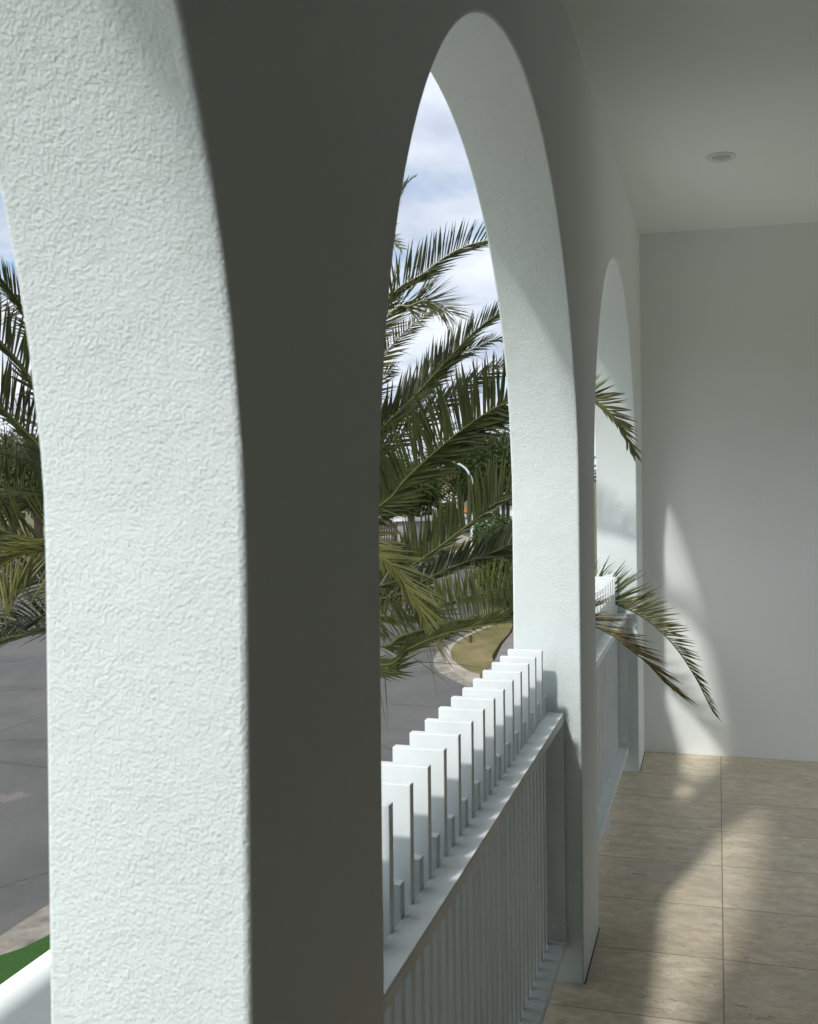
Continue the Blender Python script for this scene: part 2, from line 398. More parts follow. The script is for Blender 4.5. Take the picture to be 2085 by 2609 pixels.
# keep the slab just under the wall's footprint: shift its outer edge in
for v in fl.data.vertices:
    if v.co.x < XI: v.co.x = XI - .207
    if v.co.y > YE: v.co.y = YE + .003
    if v.co.y < 0: v.co.y = YB + .003
    if v.co.z < -.2: v.co.z = -.297
    if v.co.z > -.1: v.co.z = .001
ce = box('ceiling', (XI - .004, HX+.2, YB+.2, YE + .004, ZC, ZC + .25), M['ceil']); ce['kind'] = 'structure'
rf = box('roof', (XO-.35, HX+.45, YB-.3, YF+.35, TOP+.004, TOP+.12), M['roofgrey']); rf['kind'] = 'structure'
ew = box('end_wall', (XI - .004, HX + .2, YE, YF, -3.0, TOP-.004), M['smooth']); tag(ew, 'plain white wall closing the far end of the balcony', 'wall')
bw = box('back_wall', (XI + .002, HX + .2, YB, YB+.2, -3.0, TOP-.004), mat('charcoal light absorber', (.07, .072, .07), .8)); tag(bw, 'wall closing the near end of the balcony behind the viewer, charcoal to cut bounce light', 'wall')  # unseen wall, made charcoal to keep bounce off the near pier
lw = box('ground_floor_wall', (XO + .25, HX + .2, YB+.21, YF-.27, -3.0, -.302), M['smooth']); tag(lw, 'white ground floor wall carrying the balcony', 'wall')
# house front: dark glazed sliding doors
GY = 3.6
hw = empty('house_wall', (HX, 2, 0), 'house front with dark glazed sliding doors and an added side opening that lets light onto the balcony', 'wall')
box('wall', (HX+.002, HX + .2, YB + .2, 3.598, 2.60, ZC - .004), M['smooth'], hw)
box('wall', (HX+.002, HX + .2, 3.602, YE-.004, 2.152, ZC - .004), M['smooth'], hw)  # opening below this piece is added to light the far end
box('wall', (HX+.002, HX + .2, 5.15, YE-.004, .004, 2.15), M['smooth'], hw)
box('wall', (HX+.002, HX + .2, 3.602, 5.148, .004, .03), M['smooth'], hw)
box('glass_panel', (HX + .08, HX + .10, YB + .2, GY-.005, .06, 2.598), M['glass_dark'], hw)
fb = bmesh.new()
for yy in (-1.6, .3, 2.0, GY-.07): bm_box(fb, HX+.03, HX+.078, yy, yy+.05, .05, 2.595)
bm_box(fb, HX+.02, HX+.15, YB+.2, GY-.01, .002, .05)
from_bm('door_frame', fb, M['frame'], hw)

fw = box('light_blocker', (.72, HX+.001, 3.42, 3.56, .0012, 2.25), mat('charcoal light blocker', (.07, .072, .07), .8)); tag(fw, 'added charcoal fin out of view, shading the near pier and railing', 'wall')  # unseen fin added to keep side light off the near pier and slats
# downlight
P = (.029, 4.107)
dl = empty('ceiling_downlight', (P[0], P[1], ZC), 'small round white downlight recessed in the balcony ceiling', 'light')
def ringmesh(r0, r1, z0, z1, r2, z2, n=40):
    vs, fs = [], []
    for k in range(n):
        a = 2*math.pi*k/n; c, s = math.cos(a), math.sin(a)
        for r, z in ((r1, z0), (r1*.985, z1), (r0, z1), (r2, z2)): vs.append((P[0]+r*c, P[1]+r*s, ZC+z))
    for k in range(n):
        for j in range(3):
            a = k*4+j; b = ((k+1) % n)*4+j; fs.append((a, b, b+1, a+1))
    return vs, fs
vs, fs = ringmesh(.046, .061, 0, -.006, .040, .004)
from_data('trim_ring', vs, fs, M['white'], dl, True)
vs = [(P[0]+.0405*math.cos(2*math.pi*k/40), P[1]+.0405*math.sin(2*math.pi*k/40), ZC-.0005) for k in range(40)]
from_data('lamp_lens', vs, [tuple(range(40))[::-1]], mat('frosted lens', (.45, .47, .45), .35), dl)

# ------------------------------------------------------------------ balustrades
XB0, XB1, XR = -.6137, -.510, -.4597
PITCH = .1031
jr = random.Random(3)
def balustrade(y0, y1, phase, label):
    b = empty('balustrade', (XB1, (y0+y1)/2, 0), label, 'balustrade', 'white blade balustrades between the piers')
    W_ = M['powder']
    g = .004
    # rails: flat top plate with a lip turned down on the balcony side
    bm = bmesh.new()
    bm_box(bm, XB1 + .0005, XR, y0+g, y1-g, .8175, .8235); bm_box(bm, XR-.006, XR, y0+g, y1-g, .795, .8172)
    o = from_bm('top_rail', bm, W_, b); bevel(o, .0012, 2)
    bm = bmesh.new()
    bm_box(bm, XB1 + .0005, XR, y0+g, y1-g, .124, .130); bm_box(bm, XR-.006, XR, y0+g, y1-g, .104, .1237)
    o = from_bm('bottom_rail', bm, W_, b); bevel(o, .0012, 2)
    for Y, s in ((y0, 1), (y1, -1)):
        a, c = sorted((Y+s*g, Y+s*(g+.006)))
        pl = box('side_plate', (XB1 + .0005, XR, a, c, .1305, .7945), W_, b, .001)
        a, c = sorted((Y+s*g, Y+s*(g+.018)))
        for z in (.745, .452, .166):
            vs, fs = [], []
            n = 24; cy = Y + s*(g+.006)
            for k in range(n):
                th = 2*math.pi*k/n
                for r, dd in ((.0155, 0), (.0150, .0025), (.012, .004)): vs.append((-.488 + r*math.cos(th), cy + s*dd, z + r*math.sin(th)))
            for k in range(n):
                for j in range(2): q = k*3+j; q2 = ((k+1) % n)*3+j; fs.append((q, q2, q2+1, q+1))
            fs.append(tuple(k*3+2 for k in range(n)))
            cap = from_data('bolt_cap', vs, fs, M['white'], pl, True)
    # foot under the bottom rail
    yf = y0 + .858
    box('foot', (-.494, -.464, yf, yf+.008, .001, .1235), W_, b, .0015)
    k = 0; Y = phase
    tall0 = short0 = None
    while Y > y0 + .012: Y -= PITCH/2; k ^= 1
    Y += PITCH/2; k ^= 1
    while Y < y1 - .012:
        if k == 0:
            if tall0 is None:
                tall0 = box('blade', (XB0, XB1, -.0095, .0095, .095, 1.026), W_, b, .0011); tall0.location.y += Y
            else:
                c = tall0.copy(); col.objects.link(c); c.parent = b; c.location.y = tall0.location.y + (Y - tall0['y']) + jr.uniform(-.0009, .0009); c.location.z += jr.uniform(-.0012, .0012)
            if 'y' not in tall0: tall0['y'] = Y
        else:
            if short0 is None:
                short0 = box('short_blade', (XB0, XB1, -.0105, .0105, .095, .880), W_, b, .0011); short0.location.y += Y; short0['y'] = Y
            else:
                c = short0.copy(); col.objects.link(c); c.parent = b; c.location.y = short0.location.y + (Y - short0['y']) + jr.uniform(-.0009, .0009); c.location.z += jr.uniform(-.0012, .0012)
        Y += PITCH/2; k ^= 1
    for c in b.children:
        if 'y' in c: del c['y']
    return b
balustrade(OPEN[-2][0], OPEN[-2][1], 2.766, 'white metal blade balustrade in the nearer open arch, below the palm and street view')
balustrade(OPEN[-1][0], OPEN[-1][1], 4.82, 'white metal blade balustrade in the farthest arch, with palm fronds poking over it')

# low parapet outside, seen at the lower left
def parapet():
    x1, x0, zt = -1.262, -1.345, .6
    prof = [(x0, -3.0), (x0, zt-.035)]
    for k in range(9):
        a = math.pi - math.pi*k/8; prof.append(((x0+x1)/2 + (x1-x0)/2*math.cos(a), zt-.035 + .035*math.sin(a)))
    prof += [(x1, -3.0)]
    vs, fs = [], []; n = len(prof)
    for Y in (-1.8, 2.1):
        for q in prof: vs.append((q[0], Y, q[1]))
    for i in range(n-1): fs.append((i, i+1, n+i+1, n+i))
    fs.append(tuple(range(n))[::-1]); fs.append(tuple(range(n, 2*n)))
    o = from_data('parapet_wall', vs, fs, M['smooth'], None, True); o.data.set_sharp_from_angle(angle=rad(40))
    tag(o, 'low white parapet wall with rounded top outside the nearest arch, lower left', 'wall')
parapet()

# ------------------------------------------------------------------ ground
ZG = -3.0
def G(px, py, z=ZG): q = atZ(px, py, z); return (q.x, q.y)
c5 = lambda u, v: (950+u/4.3075, 1400+v/4.3075)
gr_ = sheet('ground', [(-400, -200), (400, -200), (400, 700), (-400, 700)], ZG-.012, M['ground'])
sheet('road', [(-60, -30), (-7.0, 3.0), (-6.2, 8.5), (-3.4, 12), (-3.0, 19), (-5.0, 23.6), (-7.6, 27.0), (-8.2, 40), (-12.2, 58), (-24, 96), (-40, 96), (-33, 50), (-60, 36)], ZG-.008, M['asphalt'])
def gp(L_): return [G(*c5(u, v)) for u, v in L_]
outer = gp([(1300, 830), (1100, 905), (940, 985), (830, 1045), (730, 1110), (680, 1170), (664, 1225), (680, 1290), (740, 1355), (880, 1430), (1000, 1490), (1150, 1530)])
mid = gp([(1320, 850), (1120, 935), (965, 1010), (880, 1070), (820, 1120), (795, 1180), (800, 1250), (850, 1320), (960, 1390), (1060, 1450), (1180, 1490)])
inner = gp([(1330, 870), (1130, 955), (985, 1030), (905, 1085), (865, 1140), (855, 1200), (870, 1260), (950, 1330), (1050, 1390), (1120, 1415), (1180, 1430)])
right = gp([(1330, 1300), (1310, 1220), (1390, 1085), (1500, 960), (1560, 840), (1560, 780), (1450, 815)])
sheet('gutter', outer + mid[::-1], ZG-.004, M['gutter'])
lawn_pts = inner + right
sheet('lawn', lawn_pts, ZG+.118, M['lawn'], deep=.125)
# kerb as a raised strip
def kerb(A, B, z0, z1, m_):
    n = len(A); bm = bmesh.new(); va = []; 
    import itertools
    K = min(len(A), len(B))
    for i in range(K):
        a, b = A[i], B[i]
        va.append([bm.verts.new((a[0], a[1], z0)), bm.verts.new((a[0]*.8+b[0]*.2, a[1]*.8+b[1]*.2, z1)), bm.verts.new((b[0], b[1], z1)), bm.verts.new((b[0], b[1], z0))])
    for i in range(K-1):
        for j in range(3): bm.faces.new((va[i][j], va[i+1][j], va[i+1][j+1], va[i][j+1]))
    o = from_bm('kerb', bm, m_); o['kind'] = 'structure'
kerb(mid, inner, ZG-.004, ZG+.122, M['concrete'])
drv = gp([(1180, 1445), (1230, 1400), (1330, 1290), (1420, 1090), (1530, 950), (1560, 850), (2400, 700), (2300, 1500)])
sheet('driveway', drv, ZG+.108, M['drive'], deep=.115)
# the near verge at the lower left: sandy kerb and artificial turf
sheet('verge', [G(-300, 2560), G(0, 2385), G(60, 2345), G(130, 2300), G(500, 2150), G(620, 2600), G(0, 2900)], ZG-.003, M['gutter'])
sheet('turf', [G(-300, 2640), G(0, 2435), G(60, 2415), G(130, 2380), G(500, 2230), G(620, 2600), G(-200, 3200)], ZG+.002, M['turf'])
# far side of the street
c3 = lambda u, v: (950+u/4.3075, 1000+v/4.3075)
def gp3(L_): return [G(*c3(u, v)) for u, v in L_]
sheet('far_kerb', gp3([(560, 1790), (720, 1735), (860, 1768), (1040, 1715), (1300, 1650), (1300, 1640), (1035, 1700), (860, 1752), (720, 1722), (560, 1775)]), ZG-.002, M['concrete'])
sheet('far_lawn', gp3([(480, 1790), (720, 1722), (860, 1752), (1035, 1700), (1300, 1640), (1300, 1560), (1080, 1570), (940, 1550), (700, 1640), (420, 1740)]), ZG+.001, M['lawn'])
sheet('far_path', gp3([(560, 1690), (880, 1590), (960, 1560), (1060, 1590), (1050, 1630), (880, 1670), (700, 1700)]), ZG+.005, M['concrete'])

sheet('side_bounce_sheet', [(HX+.25, -4), (14, -4), (14, 14), (HX+.25, 14)], ZG-.001, M['pale'])  # unseen pale sheet added to bounce light through the side opening
sheet('front_bounce_sheet', [(-6.0, -9), (XI+.3, -9), (XI+.3, 13), (-3.6, 13), (-5.6, 8)], ZG-.001, M['pale'])  # pale sheet added below the arches to bounce light onto the ceiling
# bollard
q = G(*c5(1076, 1020), ZG+.12)
bl = empty('bollard', (q[0], q[1], ZG+.12), 'short dark timber bollard with a pale cap on the grass island', 'bollard')
D = math.hypot(*q)
vs, fs = [], []; tube(vs, fs, [Vector((q[0], q[1], ZG+.10)), Vector((q[0], q[1], ZG+.12+.20))], [.048, .048], 14); from_data('post', vs, fs, M['timber'], bl)
vs, fs = [], []; tube(vs, fs, [Vector((q[0], q[1], ZG+.3205)), Vector((q[0], q[1], ZG+.345)), Vector((q[0], q[1], ZG+.352))], [.05, .05, .03], 14); from_data('cap', vs, fs, M['concrete'], bl)

# ------------------------------------------------------------------ palm
rnd = random.Random(7)
CROWN = Vector((-3.35, 6.3, .55))
palm = empty('palm_tree', (CROWN.x, CROWN.y, ZG), 'tall date palm whose arching green fronds fill the arches, behind the near pier', 'palm')
def trunk():
    vs, fs = [], []; n = 22; k = 46
    for i in range(k):
        z = ZG-.05 + (CROWN.z - .15 - ZG)*i/(k-1)
        for j in range(n):
            a = 2*math.pi*(j + (i % 2)*.5)/n
            r = .30 + .03*math.sin(i*2.4 + j) + (.05 if (i+j) % 3 == 0 else 0) + (.12*max(0, (i-k+10)/10)) - .08*max(0, (i-k+4)/4)
            vs.append((CROWN.x + r*math.cos(a), CROWN.y + r*math.sin(a), z))
    for i in range(k-1):
        for j in range(n): fs.append((i*n+j, i*n+(j+1) % n, (i+1)*n+(j+1) % n, (i+1)*n+j))
    fs.append(tuple((k-1)*n+j for j in range(n)))
    from_data('trunk', vs, fs, M['bark'], palm)
trunk()
def lerp_tab(tab, u):
    if u <= tab[0][0]: return tab[0][1:]
    for a, b in zip(tab, tab[1:]):
        if u <= b[0]:
            q = (u-a[0])/(b[0]-a[0]); return tuple(x*(1-q)+y*q for x, y in zip(a[1:], b[1:]))
    return tab[-1][1:]
def frond(P, up, dn, vee=10, dens=42, m_='frond', rm='rachis', s0=.2, droop=.06, seed=0, wl=.024, rr=.017, tipfull=.35, fold=.3, name='frond', face=.8, jit=3.5, jl=.10, lf=.8):
    """up / dn: (u, angle, length) tables for the leaflets above and below the rachis"""
    r = random.Random(seed)
    pts, T = resample(catmull(P, 12), 90)
    K = len(pts)
    vs, fs = [], []
    def frame(s_):
        x = s_*(K-1); i = min(K-2, int(x)); p_ = pts[i].lerp(pts[i+1], x-i)
        t = (pts[min(K-1, i+2)] - pts[max(0, i-1)]).normalized()
        ref = (O - p_).normalized()*face + Vector((0, 0, 1))*(1-face)
        nn = ref - t*ref.dot(t)
        if nn.length < .05: nn = Vector((0, 0, 1)) - t*t.z
        nn.normalize(); return p_, t, nn, t.cross(nn)
    _, t, nn, sd_ = frame(.6); sg = 1 if sd_.z > 0 else -1
    for side, tab in ((sg, up), (-sg, dn)):
        if not tab: continue
        n = max(8, int(T*(1-s0)*dens*1.35))
        for i in range(n):
            u = (i + .5 + r.uniform(-.35, .35))/n
            s_ = min(.999, s0 + (1-s0)*u)
            ang, ln = lerp_tab(tab, u)
            prof = min(1, (u+.10)/.22)**.8 * (1 - (1-tipfull)*max(0, (u-.6)/.4)**1.3)
            ln *= prof*r.uniform(1-jl*1.6, 1+jl)
            ln *= lf
            if ln < .03 or r.random() < .04: continue
            p_, t, nn, sd_ = frame(s_)
            al = rad(ang + r.gauss(0, jit)); be = rad(vee + r.gauss(0, jit*2.2))
            d = (t*math.cos(al) + (sd_*side*math.cos(be) + nn*math.sin(be))*math.sin(al)).normalized()
            wd = wl*.64*(.75 + .35*prof)*r.uniform(.8, 1.15)
            wd *= 1 - .45*max(0, u-.6)/.4
            ac = t - d*t.dot(d)
            if ac.length < .15: ac = sd_ - d*sd_.dot(d)
            ac.normalize(); bn = d.cross(ac).normalized()
            rot_ = rad(r.gauss(0, 26)); ac2 = ac*math.cos(rot_) + bn*math.sin(rot_); bn2 = d.cross(ac2).normalized()
            seg = 5; base = len(vs); dr = droop*r.uniform(.3, 1.8); q = p_.copy(); dd = d.copy(); bend = r.gauss(0, .06)
            if r.random() < .05: dr += .6
            for k in range(seg+1):
                f = k/seg
                wk = wd*(.5 + 1.1*f if f < .4 else .94*(max(0, 1-(f-.4)/.6)**.75))
                if k == seg: wk = wd*.05
                vs.append(q + ac2*wk*.5 + bn2*wk*fold); vs.append(q.copy()); vs.append(q - ac2*wk*.5 + bn2*wk*fold)
                dd = (dd + Vector((0, 0, -dr/seg*(.4+f*2))) + ac2*bend/seg).normalized(); q = q + dd*(ln/seg)
            for k in range(seg):
                a = base + k*3
                fs.append((a, a+1, a+4, a+3)); fs.append((a+1, a+2, a+5, a+4))
    o = from_data(name, vs, fs, M[m_], palm)
    vs, fs = [], []
    tube(vs, fs, pts, [rr*(1 - .88*(i/(K-1))**.8) for i in range(K)], 6)
    o2 = from_data('rachis', vs, fs, M[rm], o, True)
    return o
def start(first, lift=0):
    """points from the crown's heart to the first visible point"""
    d = first - CROWN; h = Vector((d.x, d.y, 0)); 
    c0 = CROWN + h.normalized()*.12
    mid_ = CROWN.lerp(first, .5) + Vector((0, 0, lift))
    return [c0, mid_]
def F(img, Y0, Y1, up, dn, lift=.2, ext=None, **kw):
    n = len(img); pts = []
    for i, p_ in enumerate(img): pts.append(atY(p_[0], p_[1], p_[2] if len(p_) > 2 else Y0 + (Y1-Y0)*i/max(1, n-1)))
    P_ = start(pts[0], lift) + pts
    if ext:
        d = (pts[-1]-pts[-2]).normalized(); P_.append(pts[-1] + (d + Vector((0, 0, -.35*ext))).normalized()*ext*.5); P_.append(P_[-1] + (d + Vector((0, 0, -.9*ext))).normalized()*ext*.5)
    return frond(P_, up, dn, **kw)
def c_(a, l, a1=None, l1=None): return [(0, a, l), (1, a if a1 is None else a1, l if l1 is None else l1)]
# fronds seen through the second arch
F([(1000, 528), (1026, 476), (1057, 449)], 6.4, 6.4, c_(22, .16, 10), c_(22, .14, 10), .5, s0=.75, seed=1, wl=.014)
F([(940, 600), (975, 604), (1004, 616), (1024, 634)], 6.2, 6.0, c_(48, .30, 18), c_(22, .32, 12), .8, s0=.6, seed=2, m_='frond_y', wl=.016)
F([(985, 768), (1070, 702), (1158, 640), (1239, 612), (1300, 606)], 6.1, 6.3, c_(58, .40, 46, .34), c_(20, .36, 17, .3), .35, .35, seed=3, dens=40, wl=.026, rm='rachis_w', rr=.014)
F([(986, 806), (1044, 779), (1080, 766), (1110, 777), (1140, 797)], 6.0, 5.5, c_(58, .30, 14, .40), c_(34, .36, 12, .38), .4, lf=1, seed=4, m_='frond_y', s0=.4, wl=.015, dens=56, rm='rachis_w', rr=.013, tipfull=.9)
F([(976, 908), (1028, 850), (1070, 812), (1103, 790), (1125, 788)], 6.1, 6.1, c_(64, .34, 40, .2), c_(58, .44, 26, .25), .35, seed=5, rm='rachis_w', rr=.022, m_='frond_y', dens=54, wl=.022)
F([(940, 1010), (962, 975), (985, 950), (1002, 942)], 5.8, 5.7, c_(56, .34, 24), c_(58, .38, 22), .3, seed=6, s0=.35)
F([(982, 1082), (1064, 1001), (1132, 926), (1203, 851), (1270, 799)], 5.9, 6.5, c_(42, .42, 28, .3), c_(14, .36, 12), .2, .3, seed=7, dens=44, wl=.030)
F([(1010, 1050), (1096, 973), (1151, 918), (1210, 886), (1255, 866), (1290, 868)], 6.6, 7.0, c_(38, .30, 24, .22), c_(30, .40, 18, .22), .2, .1, seed=8, rm='rachis_w', rr=.014, dens=46)
F([(1010, 1060), (1050, 1010), (1080, 996), (1105, 1002)], 6.9, 6.9, c_(30, .22, 16), c_(40, .30, 18), .3, seed=9, s0=.5, m_='frond_y')
F([(1020, 1110), (1096, 1046), (1158, 1002), (1203, 970), (1281, 930)], 6.5, 6.9, c_(30, .24, 26, .22), c_(30, .34, 26), .2, .5, seed=10, dens=40)
# the long frond that crosses the second arch and droops in through the far one, high up
F([(971, 1288, 5.16), (1027, 1229, 5.02), (1080, 1178, 4.9), (1152, 1116, 4.73), (1224, 1063, 4.58), (1291, 1028, 4.46), (1400, 1003, 4.33), (1500, 1008, 4.25), (1518, 1022, 4.25), (1545, 1042, 4.23), (1575, 1075, 4.2), (1598, 1115, 4.18), (1614, 1150, 4.17)], 0, 0,
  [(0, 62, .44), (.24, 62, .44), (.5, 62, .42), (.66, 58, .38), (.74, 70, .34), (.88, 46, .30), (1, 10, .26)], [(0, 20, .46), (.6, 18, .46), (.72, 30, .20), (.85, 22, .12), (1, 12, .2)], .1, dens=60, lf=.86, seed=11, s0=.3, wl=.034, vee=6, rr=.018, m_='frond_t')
F([(990, 1488), (1050, 1441), (1112, 1399), (1182, 1346), (1240, 1302), (1298, 1262)], 6.1, 6.3, c_(56, .42, 52), c_(7, .22, 7), .05, .8, dens=50, seed=12, wl=.040)
F([(1000, 1520), (1078, 1482), (1136, 1452), (1200, 1428), (1252, 1410), (1300, 1388)], 6.5, 6.9, [(0, 40, .16), (.45, 46, .28), (1, 40, .44)], c_(14, .3, 12), .0, .5, dens=52, seed=13, wl=.038)
F([(1060, 1570), (1130, 1540), (1200, 1518), (1290, 1500)], 6.0, 6.3, [(0, 78, .16), (.45, 76, .26), (1, 66, .36)], c_(16, .3, 14), .0, .5, dens=48, seed=17, wl=.03, m_='frond_y')
# the low frond that ends far inside the balcony
A_ = [(971, 1646, 5.61), (1020, 1622, 5.52), (1085, 1602, 5.42), (1159, 1583, 5.32), (1229, 1573, 5.2), (1305, 1569, 5.1), (1440, 1535, 4.96), (1545, 1520, 4.905), (1563, 1535, 4.88), (1620, 1562, 4.80), (1680, 1605, 4.70), (1730, 1660, 4.62), (1775, 1730, 4.55), (1800, 1780, 4.52), (1818, 1815, 4.5)]
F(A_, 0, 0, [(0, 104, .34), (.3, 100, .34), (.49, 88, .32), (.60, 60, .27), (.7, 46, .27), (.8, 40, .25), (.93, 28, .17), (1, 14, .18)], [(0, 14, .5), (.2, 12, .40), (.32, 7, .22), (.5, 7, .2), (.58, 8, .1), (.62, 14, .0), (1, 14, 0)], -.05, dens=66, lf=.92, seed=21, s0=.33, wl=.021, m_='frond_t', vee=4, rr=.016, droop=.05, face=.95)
B_ = [(972, 1694, 4.88), (1040, 1654, 4.69), (1110, 1624, 4.50), (1180, 1604, 4.33), (1290, 1586, 4.1), (1420, 1572, 4.0), (1490, 1573, 3.96), (1520, 1600, 3.95), (1560, 1618, 3.93), (1600, 1650, 3.9), (1650, 1690, 3.88), (1700, 1745, 3.86), (1718, 1758, 3.86)]
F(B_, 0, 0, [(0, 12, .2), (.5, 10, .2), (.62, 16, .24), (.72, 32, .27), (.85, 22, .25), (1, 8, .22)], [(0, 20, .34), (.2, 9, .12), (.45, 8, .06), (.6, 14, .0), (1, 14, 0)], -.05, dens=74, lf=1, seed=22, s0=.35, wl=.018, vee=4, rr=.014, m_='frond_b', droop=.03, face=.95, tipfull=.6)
# the yellowing tip hanging in front
F([(969, 1418), (1003, 1446), (1027, 1481), (1048, 1509), (1070, 1550), (1090, 1604)], 5.0, 4.7, [(0, 60, .30), (.4, 36, .34), (1, 8, .34)], [(0, 50, .2), (.5, 18, .24), (1, 6, .24)], .5, lf=1, seed=15, m_='frond_y', s0=.42, wl=.017, dens=58, vee=4, tipfull=.8, droop=.04)
F([(972, 1700), (1020, 1672), (1070, 1660), (1130, 1655)], 5.3, 5.3, None, c_(64, .60, 50), -.1, dens=9, lf=1, seed=18, wl=.009, droop=.12, s0=.45, jit=9, jl=.25)
F([(972, 1712), (1020, 1676), (1062, 1650), (1105, 1634)], 5.8, 5.9, c_(30, .36, 16), c_(10, .3, 8), -.1, .1, dens=36, seed=19, s0=.3)
# fronds on the street side, seen left of the near pier
F([(110, 860), (70, 800), (45, 765), (10, 718), (-20, 688)], 5.6, 5.2, c_(36, .34, 24), c_(16, .3), .5, .5, seed=31)
F([(150, 810), (110, 774), (60, 765), (0, 748), (-60, 760)], 5.9, 5.7, c_(20, .2), c_(56, .44, 50), .7, .4, seed=32, m_='frond_y', wl=.02)
F([(120, 1010), (79, 965), (40, 914), (0, 872), (-60, 820)], 5.2, 4.9, c_(50, .42, 44), c_(8, .3), .3, .7, seed=33, wl=.03)
F([(140, 1168), (93, 1126), (40, 1073), (0, 1036), (-50, 1000)], 5.3, 5.0, c_(56, .46, 46), c_(8, .3), .2, .8, seed=34, wl=.03, dens=48)
F([(160, 1120), (105, 1085), (60, 1065), (10, 1050)], 6.3, 6.3, c_(60, .42, 44), c_(12, .2), .2, .3, seed=35, m_='frond_y', wl=.018)
F([(160, 1262), (104, 1262), (50, 1252), (0, 1246), (-60, 1236)], 5.6, 5.4, c_(92, .46, 74), c_(20, .4), .1, .6, lf=1, seed=36, wl=.03, dens=50)
F([(160, 1380), (100, 1376), (50, 1366), (0, 1350), (-60, 1330)], 5.3, 5.0, c_(58, .46, 44), c_(20, .4), .0, .7, lf=1, seed=37, wl=.022, m_='frond_y', dens=52)
F([(190, 1396), (104, 1402), (50, 1416), (0, 1446), (-50, 1500)], 4.9, 4.5, c_(22, .3, 20), c_(62, .40, 50), .3, .4, lf=1, seed=38, wl=.024, dens=56, m_='frond_y', droop=.25)
F([(200, 1520), (110, 1480), (50, 1470), (0, 1478), (-40, 1500)], 5.4, 5.2, c_(50, .4, 40), c_(50, .42, 40), .0, .3, seed=39, droop=.4, dens=50)
F([(220, 1600), (140, 1578), (80, 1572), (20, 1590), (-20, 1615)], 5.5, 5.4, c_(50, .34, 30), c_(44, .30, 30), -.1, .3, seed=40, droop=.35, m_='frond')
# the rest of the crown, round the back and over the street
k = 0
for ring, (el, cnt, ln, dr) in enumerate(((68, 6, 2.6, .5), (48, 9, 3.0, 1.0), (24, 11, 3.2, 1.0), (6, 10, 3.0, .8))):
    for i in range(cnt):
        az = 360*(i + .35*ring)/cnt + rnd.uniform(-9, 9)
        # leave out directions that would cross the house or the view through the arches
        azn = (az + 180) % 360 - 180
        if -75 < azn < 68 and ring != 0: continue
        if -125 < azn < 82: continue
        e = rad(el + rnd.uniform(-6, 6)); a = rad(az); d = Vector((math.cos(a)*math.cos(e), math.sin(a)*math.cos(e), math.sin(e)))
        P_ = [CROWN + Vector((math.cos(a), math.sin(a), 0))*.12]
        for j in range(1, 6):
            f = j/5; P_.append(CROWN + d*ln*f + Vector((0, 0, -dr*f*f)))
        frond(P_, c_(58, .42, 38), c_(50, .42, 34), seed=100+k, vee=24, dens=26, face=.25); k += 1

# ------------------------------------------------------------------ trees and hedges
def leafcloud(vs, fs, blobs, n, size, r, flat=.0):
    tot = sum(b[1].x*b[1].y*b[1].z for b in blobs)
    for c, R_ in blobs:
        k = max(8, int(n*(R_.x*R_.y*R_.z)/tot))
        for _ in range(k):
            v = Vector((r.gauss(0, 1), r.gauss(0, 1), r.gauss(0, 1))).normalized()*(r.uniform(.45, 1)**.5)
            nz = mnoise.noise(v*2.3 + c)*.25
            p_ = c + Vector((v.x*R_.x, v.y*R_.y, v.z*R_.z))*(1+nz)
            nrm = (v + Vector((r.gauss(0, .6), r.gauss(0, .6), r.gauss(0, .6)+.3))).normalized()
            a = nrm.orthogonal().normalized(); a = Matrix.Rotation(r.uniform(0, 6.28), 3, nrm) @ a; b_ = nrm.cross(a)
            s = size*r.uniform(.6, 1.3); i0 = len(vs)
            vs += [p_ + a*s, p_ + b_*s*.45 + nrm*s*.12, p_ - a*s*.9, p_ - b_*s*.45 + nrm*s*.12]; fs.append((i0, i0+1, i0+2, i0+3))
def tree(loc, blobs, th, tr, n, size, m_, label, cat='tree', group=None, seed=0, name='tree'):
    r = random.Random(seed); loc = Vector(loc)
    e = empty(name, loc, label, cat, group)
    vs, fs = [], []; top = loc + Vector((r.uniform(-.3, .3), r.uniform(-.3, .3), th))
    tube(vs, fs, [loc - Vector((0, 0, .1)), loc + Vector((.05, 0, th*.5)), top], [tr*1.25, tr, tr*.7], 9)
    for c, R_ in blobs[:6]:
        q = loc + c; tube(vs, fs, [top - Vector((0, 0, th*.3)), top.lerp(q, .5) + Vector((0, 0, .1)), q], [tr*.55, tr*.35, tr*.12], 6)
    from_data('trunk', vs, fs, M['bark'], e)
    vs, fs = [], []
    leafcloud(vs, fs, [(loc + c, R_) for c, R_ in blobs], n, size, r)
    from_data('crown', vs, fs, M[m_], e)
    return e
def blobs_for(w_, h_, zb, n, seed):
    r = random.Random(seed); B = []
    for i in range(n):
        a = r.uniform(0, 6.28); rr_ = w_*.5*r.uniform(.15, .68); z = zb + h_*r.uniform(.2, .85)
        s = r.uniform(.26, .42)
        B.append((Vector((rr_*math.cos(a), rr_*math.sin(a), z)), Vector((w_*s, w_*s, h_*s*.8))))
    return B
def gpos(px, py, D):
    """a point on the ground D metres away along the view through px"""
    v = ray(px, py); v = Vector((v.x, v.y, 0)).normalized(); return (v.x*D, v.y*D, ZG)
def hz(py, D): return CAMZ - (py-CY)/FPX*D*.99      # height seen at row py, D metres away
